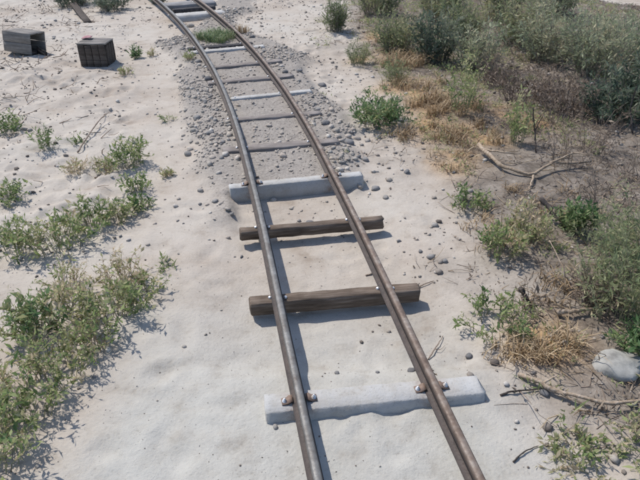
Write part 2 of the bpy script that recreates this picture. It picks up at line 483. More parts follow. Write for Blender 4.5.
# ------------------------------------------------------------------ ground (one sheet to the horizon) and sky stays in the world
def axis(lo, hi, fine, far):
    n = int(round((hi - lo) / fine))
    a = list(np.linspace(lo, hi, n + 1))
    s, x = fine, hi
    while x < far: s *= 1.35; x += s; a.append(x)
    s, x = fine, lo
    while x > -far: s *= 1.35; x -= s; a.insert(0, x)
    return np.array(a)
def straw_mask(x, y):
    t = np.zeros_like(np.asarray(x, float))
    for px, py, r in ((440, 112, .38), (405, 62, .34), (425, 132, .28), (380, 40, .28), (472, 140, .26), (545, 345, .17), (405, 92, .32), (450, 165, .22), (510, 120, .25), (530, 130, .2), (360, 60, .14), (525, 245, .10)):
        q = at(px, py)
        t = np.maximum(t, np.exp(-(((x - q[0]) / r) ** 2 + ((y - q[1]) / r) ** 2) * 1.3))
    return np.clip(t * (.8 + 1.4 * fbm(x, y, 0.2, 4, 77)), 0, 1) * .85
def packed_mask(x, y):
    d = track_off(x, y)
    t = smooth(-1.25, -0.8, d + .2 * fbm(x, y, .6, 3, 81)) * smooth(2.7, 1.5, y) * smooth(.75, .3, d)
    return np.clip(t, 0, 1) * .9
xs = axis(-5.5, 6.0, 0.023, 400.0); ys = axis(0.55, 11.0, 0.023, 400.0)
X, Y = np.meshgrid(xs, ys)
Z = ground_z(X, Y)
g = MB()
nx, ny = len(xs), len(ys)
ii = (np.arange(ny - 1)[:, None] * nx + np.arange(nx - 1)[None]).ravel()
g.add(np.stack([X, Y, Z], -1), np.stack([ii, ii + 1, ii + nx + 1, ii + nx], -1))
go = g.build("ground", M["ground"], smooth_=True)
tag(go, kind="structure")
for nm, fn in (("soil", soil_mask), ("ballast", ballast_mask), ("straw", straw_mask), ("packed", packed_mask)):
    a = go.data.attributes.new(nm, 'FLOAT', 'POINT'); a.data.foreach_set("value", np.asarray(fn(X, Y), np.float32).ravel())

# ------------------------------------------------------------------ the track
def rail(sign, mats, label):
    yy = np.concatenate([np.linspace(-1.5, 10, 150), np.linspace(10.3, 26, 40)])
    k = track_k(yy); s = np.sqrt(1 + k * k)
    nxv, nyv = 1 / s, -k / s
    cx, cy = track_x(yy) + sign * GAUGE / 2 * nxv, yy + sign * GAUGE / 2 * nyv
    wob = 0.006 * fbm(yy * 1.0, yy * 0 + sign * 9.0, 1.1, 2, 91)
    i0 = int(np.argmin(np.abs(yy - 2.0)))
    root = empty("rail", (float(cx[i0]), float(cy[i0]), SL_TOP))
    hh = RAIL_TOP - SL_TOP
    profs = {"foot": [(-.026, .0005), (.026, .0005), (.026, .005), (.006, .011), (-.006, .011), (-.026, .005)],
             "web": [(-.006, .009), (.006, .009), (.006, hh - .027), (-.006, hh - .027)],
             "railhead": [(-.007, hh - .029), (.006, hh - .029), (.0135, hh - .024), (.015, hh - .012), (.0140, hh - .005), (.0085, hh - .0004), (-.0085, hh), (-.0132, hh - .004), (-.015, hh - .012), (-.014, hh - .024)]}
    for nm, pr in profs.items():
        pr = np.array(pr); n = len(pr)
        V = np.stack([(cx + wob)[:, None] + pr[None, :, 0] * nxv[:, None] - cx[i0], cy[:, None] + pr[None, :, 0] * nyv[:, None] - cy[i0], np.broadcast_to(pr[None, :, 1], (len(yy), n))], -1)
        wear_and_light = np.tile([0, 0, 0, 0, .3, 1, 1, .6, .1, 0], len(yy)) if nm == "railhead" else None  # worn running band, plus painted light on the sunward shoulder
        m = MB()
        b = (np.arange(len(yy) - 1) * n)[:, None]; j = np.arange(n)[None]; j2 = (j + 1) % n
        m.add(V, [np.stack([b + j, b + j2, b + n + j2, b + n + j], -1).reshape(-1, 4), np.array([[j for j in range(n - 1, -1, -1)]]), np.array([[(len(yy) - 1) * n + j for j in range(n)]])], wear_and_light)
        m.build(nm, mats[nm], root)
    tag(root, label, "rail", "rails of the narrow track")
    return root
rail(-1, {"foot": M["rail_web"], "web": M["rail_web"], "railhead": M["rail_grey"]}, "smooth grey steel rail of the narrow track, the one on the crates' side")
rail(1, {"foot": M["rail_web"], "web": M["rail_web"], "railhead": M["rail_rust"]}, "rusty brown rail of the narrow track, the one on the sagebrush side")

# spikes, clips
def spike_mesh():
    m = MB(); th = np.arange(8) * math.pi / 4
    rings = [(.0075, 0), (.0085, .004), (.006, .008), (.0015, .0095)]
    v = np.concatenate([np.column_stack([r * np.cos(th), r * np.sin(th), np.full(8, z)]) for r, z in rings])
    q = [(i*8+j, i*8+(j+1) % 8, i*8+8+(j+1) % 8, i*8+8+j) for i in range(3) for j in range(8)]
    m.add(v, [np.array(q), np.array([list(range(24, 32))])])
    return m.mesh("spike", M["bolt"])
SPIKE = spike_mesh()
def clip_mesh():
    m = MB()                                        # a bent plate that climbs onto the rail foot
    pr = np.array([(-.024, .0), (-.024, .005), (-.006, .007), (.003, .016), (.016, .016), (.016, .012), (.008, .011), (-.001, .0)])
    n = len(pr)
    v = np.concatenate([np.column_stack([pr[:, 0], np.full(n, y), pr[:, 1]]) for y in (-.016, .016)])
    m.add(v, [np.array([(j, (j+1) % n, n+(j+1) % n, n+j) for j in range(n)]), np.array([list(range(n-1, -1, -1))]), np.array([list(range(n, 2*n))])])
    return m.mesh("rail_clip", M["clip"])
CLIP = clip_mesh()
def bolt_mesh():
    m = MB()
    for (sides, r0, r1, z0, z1) in ((10, .0095, .0095, .005, .007), (6, .007, .007, .007, .014), (10, .0035, .003, .014, .019)):
        th = np.arange(sides) * 2 * math.pi / sides
        v = np.concatenate([np.column_stack([r * np.cos(th), r * np.sin(th), np.full(sides, z)]) for r, z in ((r0, z0), (r1, z1))])
        m.add(v, [np.array([(j, (j+1) % sides, sides+(j+1) % sides, sides+j) for j in range(sides)]), np.array([list(range(sides, 2*sides))])])
    return m.mesh("bolt", M["bolt"])
BOLT = bolt_mesh()

def sleeper(name, a, b, width, height, mat, label, group, top=SL_TOP, fix="spike", seed=0, rough=0.0012, extra=()):
    """a, b: the far top edge's two ends in the photograph"""
    A, B = at(a[0], a[1], top), at(b[0], b[1], top)
    d = (B - A)[:2]; L = np.linalg.norm(d); d /= L
    nrm = np.array([d[1], -d[0]])                    # towards the camera
    c = (A[:2] + B[:2]) / 2 + nrm * width / 2
    ang = math.atan2(d[1], d[0])
    root = empty(name, (c[0], c[1], top - height), ang)
    me = box_mesh("beam", L, width, height, mat, bevel=.004 if mat is M["concrete"] else .006, rough=rough * (.7 if mat is M["concrete"] else 1), seed=seed, cuts=44 if mat is M["concrete"] else 14, ends=.004, draft=.75 if mat is M["concrete"] else 0.0)
    child("beam" if mat is not M["concrete"] else "block", me, root, (0, 0, height / 2))
    tag(root, label, "railway sleeper", group)
    yc = c[1]
    for s in (-1, 1):                                # where the rails cross it
        t = None
        for u in np.linspace(-L / 2, L / 2, 400):
            w = c + d * u
            o = float(track_off(w[0], w[1])) - s * GAUGE / 2
            if t is None or abs(o) < best: t, best = u, abs(o)
        if best > .05: continue
        if fix == "clip":                            # rust run-off under the rail
            co = np.zeros(len(me.vertices) * 3); me.vertices.foreach_get("co", co); co = co.reshape(-1, 3)
            tv = np.zeros(len(co)); me.attributes["tint"].data.foreach_get("value", tv)
            me.attributes["tint"].data.foreach_set("value", np.clip(tv + np.exp(-((co[:, 0] - t) / .05) ** 2), 0, 1).astype(np.float32))
        k = float(track_k(c[1])); rr = -math.atan(k) * 0 + math.atan2(1, k) - ang - math.pi / 2
        for q in (-1, 1):
            if fix == "spike":
                child("spike", SPIKE, root, (t + q * .034, -.004 * q, height), (0, 0, .3 * q))
            elif fix == "clip":
                cl = child("rail_clip", CLIP, root, (t + q * .040, 0.002 * q, height), (0, 0, rr + (math.pi if q > 0 else 0)))
                child("bolt", BOLT, cl, (-.013, 0, 0), (0, 0, .4))
    return root
GW, GC = "timber sleepers", "pale concrete sleepers"
sleeper("concrete_sleeper", (264, 394), (477, 375), .092, .11, M["concrete"], "pale concrete sleeper nearest the camera, rusty clips holding both rails", GC, fix="clip", seed=1)
sleeper("timber_sleeper", (249, 296), (417, 282), .062, .070, M["timber"], "brown timber sleeper just beyond the nearest concrete one, wide dark shadow beneath", GW, seed=2)
sleeper("timber_sleeper", (239, 227), (382, 215), .052, .060, M["timber"], "brown timber sleeper raised off the sand, a pale gap above its shadow", GW, seed=3)
sleeper("concrete_sleeper", (229, 184), (360, 171), .062, .12, M["concrete"], "pale concrete sleeper at the near end of the gravel bed", GC, fix="clip", seed=4)
sleeper("timber_sleeper", (222, 147), (337, 137), .085, .06, M["old_timber"], "dusty timber sleeper, first sunk in the gravel beyond the concrete one", GW, seed=5)
sleeper("timber_sleeper", (224, 118), (320, 110), .070, .06, M["old_timber"], "sunken timber sleeper between the cracked grey one and the thin concrete one".replace("cracked grey one", "first sunk timber"), GW, seed=6)
sleeper("concrete_sleeper", (230, 97), (310, 89), .055, .09, M["concrete"], "thin pale concrete sleeper among gravel, halfway along the gravel bed", GC, seed=7)
sleeper("timber_sleeper", (207, 81), (292, 73), .085, .06, M["old_timber"], "sunken timber sleeper just beyond the thin mid-gravel concrete sleeper", GW, seed=8)
sleeper("timber_sleeper", (206, 66), (280, 58.5), .085, .06, M["old_timber"], "sunken timber sleeper just before the concrete one in front of the grass", GW, seed=9)
sleeper("concrete_sleeper", (190, 51), (263, 44.5), .07, .09, M["concrete"], "pale concrete sleeper directly in front of the green grass tuft", GC, seed=10)
sleeper("timber_sleeper", (187, 47.2), (252, 41.5), .085, .07, M["dark_timber"], "dark timber touching the concrete sleeper, behind it under the grass tuft", GW, seed=11)
sleeper("concrete_sleeper", (170, 14), (222, 9.5), .15, .07, M["concrete"], "broad pale concrete sleeper beyond the grass tuft", GC, seed=12)
sleeper("timber_sleeper", (160, 3.0), (212, -1.0), .24, .08, M["grey_board"], "wide grey plank between the rails, the farthest sleeper in view", GW, seed=13)
sleeper("timber_sleeper", (172, 8.7), (214, 5.2), .08, .085, M["dark_timber"], "dark bar for the shaded gap between the farthest grey plank and the broad concrete sleeper", GW, seed=14, fix="none")  # no real sleeper: dark bar standing in for the shaded gap by the plank

# ------------------------------------------------------------------ gravel, pebbles, loose stones
def scatter(r, n, x0, x1, y0, y1, prob):
    x, y = r.uniform(x0, x1, n), r.uniform(y0, y1, n)
    k = r.uniform(0, 1, n) < prob(x, y)
    return x[k], y[k]
r = np.random.default_rng(21)
def grav_p(x, y):
    b = ballast_mask(x, y)
    o = np.abs(track_off(x, y))
    clear = np.where(o < GAUGE / 2 - .03, .5, 1.0) * np.where(np.abs(o - GAUGE / 2) < .03, 0.25, 1)
    return b * clear * np.clip(.65 + 2.2 * fbm(x, y, .28, 3, 101), .12, 1) + 0.05 * np.clip(1.2 - np.abs(o) / 1.0, 0, 1) * (y > 2.6)
x, y = scatter(r, 52000, -3.2, 1.2, 2.6, 8.5, grav_p)
s = np.clip(np.exp(r.normal(math.log(.0074), .58, len(x))), .0035, .024)
inside = np.abs(track_off(x, y)) < GAUGE / 2
s = np.where(inside, s * .75, s)
v, f, own = stones(r, np.column_stack([x, y, ground_z(x, y) + s * .15]), s, jag=.34)
tn = r.beta(1.7, 1.5, len(x)) * np.where(inside, .7, 1) + np.where(inside, .3, .04)
m = MB(); m.add(v, f, np.clip(tn, 0, 1)[own]); tag(m.build("gravel", M["gravel"]), kind="stuff")
# clods and grit on the sand
def clod_p(x, y):
    o = track_off(x, y)
    return np.clip((0.18 + 0.8 * smooth(.0, .6, o) + 0.55 * smooth(-.9, -1.6, o) + .4 * (y > 6)) * (1 - .75 * ballast_mask(x, y)) * (1 - .3 * soil_mask(x, y)), 0, 1) * (fbm(x, y, .5, 3, 109) > -.25)
x, y = scatter(r, 17000, -4.2, 4.5, 1.0, 10.5, clod_p)
s = np.clip(np.exp(r.normal(math.log(.0060), .55, len(x))), .0025, .022)
xx, yy2 = scatter(r, 16000, -2.2, 2.2, 1.0, 6.5, lambda x, y: .25 + .75 * np.clip(fbm(x, y, .4, 4, 113) * 2, 0, 1) + 0 * x)
ss = np.clip(np.exp(r.normal(math.log(.0017), .4, len(xx))), .001, .005)
x, y, s = np.concatenate([x, xx]), np.concatenate([y, yy2]), np.concatenate([s, ss])
v, f, own = stones(r, np.column_stack([x, y, ground_z(x, y) + s * .25]), s, flat=.6)
m = MB(); m.add(v, f, (r.uniform(0, 1, len(x)) ** 1.3)[own]); tag(m.build("sand_grit", M["clod"]), kind="stuff")

def stone(px, py, size, label, mat="gravel", tint=.4, flat=.7, seed=0, group="loose stones beside the track", fine=False):
    rr = np.random.default_rng(900 + seed)
    q = at(px, py, .02); z = gz(q[0], q[1])
    V, F = (ICO3_V, ICO3_F) if fine else (ICO2_V, ICO2_F)
    a = rr.uniform(0, 9, 3)
    rad = 1 + .22 * np.sin(V @ rand_rot(rr, 1)[0] * 2.3 + a).sum(1) / 1.6 + .10 * np.sin(V @ rand_rot(rr, 1)[0] * 5.1 + a).sum(1) / 1.6 + rr.uniform(-.03, .03, len(V))
    v = V * rad[:, None] * np.array([1.15, .95, flat]) * size
    ca, sa = math.cos(a[0]), math.sin(a[0])
    v = np.column_stack([v[:, 0] * ca - v[:, 1] * sa, v[:, 0] * sa + v[:, 1] * ca, v[:, 2]])
    m = MB(); m.add(v, F, tint)
    o = m.build("rock" if fine else "stone", M[mat], loc=(q[0], q[1], z + size * flat * .35))
    return tag(o, label, "rock" if fine else "stone", group)
stone(620, 372, .078, "large pale rounded rock lying on the littered soil of the bank", "rock", flat=.62, seed=1, group=None, fine=True)
ST = [
    (349, 142, .036, .15, "dark blocky stone between rusty rail and sandy bank, end of a sunken sleeper"),
    (326, 128, .030, .05, "dark stone against the outer side of the rusty rail by the sunken sleeper"),
    (357, 137, .024, .75, "pale stone behind the dark blocky stone beside the rusty rail"),
    (365, 158, .022, .25, "grey-blue stone at the outer edge of the gravel, rusty rail side"),
    (375, 185, .024, .2, "grey stone on sand just past the end of the gravel-edge concrete sleeper"),
    (389, 178, .020, .55, "brownish stone standing out on the sand right of the gravel"),
    (407, 172, .020, .10, "dark stone alone on the sand between gravel and bank"),
    (386, 194, .018, .30, "small grey stone on sand near the floating timber sleeper's end"),
    (322, 83, .034, .10, "dark blue-grey stone on sand opposite the thin concrete sleeper"),
    (299, 72, .026, .20, "bluish stone beside the rusty rail near a distant sunken sleeper"),
    (286, 75, .026, .05, "black stone touching the rusty rail at a distant sunken sleeper"),
    (209, 83, .034, .02, "black stone at the grey rail's outer side, left end of a sunken sleeper"),
    (199, 65, .030, .30, "grey stone between pale sand and grey rail near the grass"),
    (199, 68, .018, .95, "small white stone next to the grey rail near the grass"),
    (188, 152, .028, .30, "blue-grey stone at the outer edge of the gravel, grey rail side"),
    (197, 120, .026, .25, "blue-grey stone among gravel beside the grey rail, midway along"),
    (211, 137, .028, .15, "dark bluish stone halfway between gravel edge and grey rail"),
    (226, 159, .022, .98, "white chip of stone beside the grey rail at the first sunken sleeper"),
    (193, 133, .022, .45, "light grey stone among the blue-grey gravel beside the grey rail"),
    (205, 104, .024, .35, "greenish-grey stone in the gravel next to the grey rail"),
    (310, 216, .020, .12, "dark stone lying on sand between the rails before the timber sleeper"),
    (299, 214, .013, .30, "small flat grey stone beside the dark stone between the rails"),
    (283, 160, .026, .85, "pale flat stone between the rails in the gravel bed"),
    (270, 130, .020, .70, "pale stone between the rails behind the first sunken sleeper"),
    (190, 25, .040, .45, "grey block of stone beside the grey rail beyond the grass tuft"),
    (170, 24, .030, .50, "grey stone just outside the grey rail near the farthest sleepers"),
    (252, 40, .030, .05, "dark stone under the rusty rail beside the grass tuft"),
    (445, 259, .016, .15, "dark chip of stone on the sand between rusty rail and weeds"),
    (470, 350, .014, .05, "tiny black stone on sand near the dry straw tuft"),
    (545, 394, .016, .05, "black pebble just below the long bleached branch"),
    (107, 345, .013, .98, "small white pebble on the smooth sand beside the weeds"),
    (93, 372, .008, .10, "tiny dark pebble on the smooth sand beside the weeds"),
    (411, 368, .016, .06, "dark lump against the rusty rail just beyond the nearest concrete sleeper"),
    (337, 372, .009, .15, "small dark lump on sand between the rails beyond the nearest concrete sleeper"),
    (378, 371, .008, .12, "smaller dark lump between the rails, nearer the rusty rail"),
    (275, 428, .011, .30, "dark pebble on sand in front of the nearest concrete sleeper"),
]
for i, (px, py, sz, tn, lb) in enumerate(ST):
    stone(px, py, sz, lb, tint=tn, seed=10 + i)

# ------------------------------------------------------------------ plants
def unit(a):
    return a / (np.linalg.norm(a, axis=-1, keepdims=True) + 1e-9)
KINDS = {
    # n stems, branches per stem, leaves per m of twig, leaf length, leaf width, spread, stem radius, leaf material, stem material, droop, tint mean, tint sd, lowest branch
    "herb":   (36, 4, 78, .021, .0078, 1.0, .0018, "herb", "stem", .35, .50, .28, .2),
    "dryherb": (44, 4, 62, .018, .0062, 1.0, .0018, "herb", "stem_straw", .3, .70, .24, .2),
    "bright": (46, 5, 88, .026, .0088, .9, .002, "bright", "stem", .2, .50, .28, .15),
    "sprig":  (9, 4, 90, .023, .0065, .5, .0016, "herb", "stem", .1, .32, .2, .1),
    "sage":   (60, 6, 76, .034, .0062, .72, .0030, "sage", "stem_grey", .05, .54, .28, .06),
    "olive":  (60, 6, 76, .036, .0066, .72, .0030, "green_sage", "stem_grey", .05, .52, .28, .06),
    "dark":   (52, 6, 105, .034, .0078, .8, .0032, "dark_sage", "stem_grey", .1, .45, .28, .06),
    "feather": (48, 6, 72, .024, .0046, .8, .0018, "green_sage", "stem", .1, .62, .26, .1),
    "brown":  (50, 7, 24, .026, .0075, .9, .0024, "brown", "stem_brown", .15, .5, .28, .05),
    "twiggy": (18, 5, 9, .02, .007, .9, .002, "brown", "stem_brown", .1, .6, .25, .1),
}
def plant(name, kind, px, py, h, rad, label, cat, group, dens=1.0, seed=0, dtint=0.0, flat=1.0):
    rr = np.random.default_rng(3000 + seed)
    (ns, nb, lpm, ll, lw, spread, sr, lm, sm, droop, tm, ts, low) = KINDS[kind]
    q = at(px, py, .02); x0, y0 = q[0], q[1]; z0 = gz(x0, y0)
    ns = max(4, int(ns * dens))
    K = 6
    az = rr.uniform(0, 2 * math.pi, ns)
    out = np.sqrt(rr.uniform(0.0, 1, ns))
    foot = np.column_stack([np.cos(az), np.sin(az)]) * (out * rad * .45)[:, None] + rr.normal(0, rad * .06, (ns, 2))
    tipr = rad * (.35 + .65 * out) * rr.uniform(.6, 1.15, ns) * min(1, spread + .2)
    az2 = az + rr.normal(0, .5, ns)
    tip = foot + np.column_stack([np.cos(az2), np.sin(az2)]) * (tipr * .62)[:, None]
    th = h * rr.uniform(.5, 1.08, ns) * (1 - .55 * spread * out ** 2)
    t = np.linspace(0, 1, K)
    P = np.zeros((ns, K, 3))
    P[:, :, :2] = foot[:, None] + (tip - foot)[:, None] * (t[None, :, None] ** 1.3)
    P[:, :, 2] = th[:, None] * (t[None] ** .85) * (1 + droop * (1 - t[None])) 
    P[:, 1:, :] += rr.normal(0, .035 * h + .01, (ns, K - 1, 3)) * t[None, 1:, None] * .6
    R = sr * (1.25 - t)[None] * rr.uniform(.7, 1.2, (ns, 1))
    # side twigs
    Ld = np.linalg.norm(P[:, -1] - P[:, 0], axis=1)
    nbt = ns * nb
    src = np.repeat(np.arange(ns), nb)
    tt = rr.uniform(low, .97, nbt)
    fi = tt * (K - 1); i0 = np.minimum(fi.astype(int), K - 2); fr = (fi - i0)[:, None]
    B0 = P[src, i0] * (1 - fr) + P[src, i0 + 1] * fr
    dirm = unit(P[src, -1] - P[src, 0])
    bd = unit(dirm * .8 + unit(rr.normal(size=(nbt, 3))) * 1.0 + np.array([0, 0, .25]))
    bl = Ld[src] * rr.uniform(.16, .42, nbt) * (1.15 - .5 * tt)
    KB = 4; tb = np.linspace(0, 1, KB)
    PB = B0[:, None] + bd[:, None] * (bl[:, None] * tb)[..., None]
    PB[:, 1:] += rr.normal(0, .08, (nbt, KB - 1, 3)) * bl[:, None, None] * tb[None, 1:, None]
    RB = sr * .55 * (1.2 - tb)[None] * np.ones((nbt, 1))
    def clampz(A):
        A = A.reshape(-1, 3)
        zg = ground_z_fast(A[:, 0] + x0, A[:, 1] + y0) - z0
        A[:, 2] = np.maximum(A[:, 2], zg + .003)
    P[:, 0, 2] = -.02
    for a in (P[:, 1:], PB):
        c = a.copy(); clampz(c); a[...] = c.reshape(a.shape)
    root = empty(name, (x0, y0, z0))
    st = MB()
    for PP, RR in ((P, R), (PB, RB)):
        v, f, cap = tubes(PP, RR); st.add(v, [f, cap], .5)
    st.build("stem", M[sm], root)
    # leaves on stems and twigs
    segs = [(P, np.linalg.norm(np.diff(P, axis=1), axis=2).sum(1), low), (PB, bl, .05)]
    pos, dr = [], []
    for PP, LL, tmin in segs:
        n = np.maximum(1, np.round(LL * lpm * rr.uniform(.7, 1.3, len(LL)))).astype(int)
        s = np.repeat(np.arange(len(LL)), n)
        tq = rr.uniform(tmin, 1, len(s)); kk = PP.shape[1]
        fi = tq * (kk - 1); i0 = np.minimum(fi.astype(int), kk - 2); fr = (fi - i0)[:, None]
        pos.append(PP[s, i0] * (1 - fr) + PP[s, i0 + 1] * fr); dr.append(unit(PP[s, i0 + 1] - PP[s, i0]))
    pos = np.concatenate(pos); dr = np.concatenate(dr); n = len(pos)
    d = unit(dr * .55 + unit(rr.normal(size=(n, 3))) * .9 + np.array([0, 0, .15]))
    side = unit(np.cross(d, unit(rr.normal(size=(n, 3)) + np.array([0, 0, 1.0]))))
    big = np.clip(rr.lognormal(-.08, .42, n), .35, 2.0)[:, None]; L = ll * big * rr.uniform(.8, 1.15, n)[:, None]; W = lw * big * rr.uniform(.65, 1.25, n)[:, None]
    nr = np.cross(side, d)
    b = pos; tipp = pos + d * L
    mid = pos + d * L * .45 + nr * W * .18
    v = np.stack([b, mid + side * W * .5, tipp, mid - side * W * .5], 1)
    vz = v.reshape(-1, 3); clampz(vz)
    clump = fbm(pos[:, 0] * 1 + seed * 3.1, pos[:, 1] + pos[:, 2] * 1.7, .10, 2, 200 + seed)
    tint = np.clip(tm + dtint + clump * .25 + rr.normal(0, ts * .8, n) + .22 * np.sin(rr.uniform(0, 6.28, ns)[0] + pos[:, 0] * 9 + pos[:, 2] * 6), 0, 1)
    lf = MB(); lf.add(v, (np.arange(n) * 4)[:, None] + np.array([0, 1, 2, 3])[None], np.repeat(tint, 4))
    lf.build("foliage", M[lm], root)
    return tag(root, label, cat, group)

# a bilinear lookup of the ground's height keeps the plants quick
_GX, _GY, _GZ = xs, ys, Z
def ground_z_fast(x, y):
    i = np.clip(np.searchsorted(_GX, x) - 1, 0, len(_GX) - 2); j = np.clip(np.searchsorted(_GY, y) - 1, 0, len(_GY) - 2)
    fx = (x - _GX[i]) / (_GX[i + 1] - _GX[i]); fy = (y - _GY[j]) / (_GY[j + 1] - _GY[j])
    return (_GZ[j, i] * (1 - fx) + _GZ[j, i + 1] * fx) * (1 - fy) + (_GZ[j + 1, i] * (1 - fx) + _GZ[j + 1, i + 1] * fx) * fy

def grass_tuft(name, px, py, h, rx, ry, n, mat, label, cat, group, lean=.5, width=.0026, seed=0, dtint=0.0):
    rr = np.random.default_rng(7000 + seed)
    q = at(px, py, .02); x0, y0 = q[0], q[1]; z0 = gz(x0, y0)
    a = rr.uniform(0, 2 * math.pi, n); ro = np.sqrt(rr.uniform(0, 1, n))
    # blades gather in small bunches
    nb = max(4, n // 22); bc = np.column_stack([np.cos(a[:nb]) * ro[:nb] * rx, np.sin(a[:nb]) * ro[:nb] * ry])
    w = rr.integers(0, nb, n)
    fx = bc[w, 0] + rr.normal(0, .026, n); fy = bc[w, 1] + rr.normal(0, .026, n)
    H = h * rr.uniform(.35, 1.1, n); la = rr.uniform(0, 2 * math.pi, n); le = H * lean * rr.uniform(.2, 1.4, n)
    zb = ground_z_fast(fx + x0, fy + y0) - z0
    t = np.array([0, .4, .75, 1.0])
    cx = fx[:, None] + (np.cos(la) * le)[:, None] * t ** 1.8; cy = fy[:, None] + (np.sin(la) * le)[:, None] * t ** 1.8
    cz = zb[:, None] - .01 + (H[:, None]) * np.sin(t * 1.45) / np.sin(1.45) * (1 - .25 * lean * t ** 2)
    P = np.stack([cx, cy, cz], -1)
    sd_ = np.stack([-np.sin(la), np.cos(la), np.zeros(n)], -1)
    ww = width * np.array([1, .85, .55, .08])[None] * rr.uniform(.6, 1.3, (n, 1))
    V = np.stack([P - sd_[:, None] * ww[..., None], P + sd_[:, None] * ww[..., None]], 2).reshape(n, 8, 3)
    F = np.array([(0, 1, 3, 2), (2, 3, 5, 4), (4, 5, 7, 6)])
    tint = np.clip(.5 + dtint + rr.normal(0, .25, n), 0, 1)
    m = MB(); m.add(V, ((np.arange(n) * 8)[:, None, None] + F[None]).reshape(-1, 4), np.repeat(tint, 8))
    root = empty(name, (x0, y0, z0))
    m.build("blades", M[mat], root)
    return tag(root, label, cat, group)

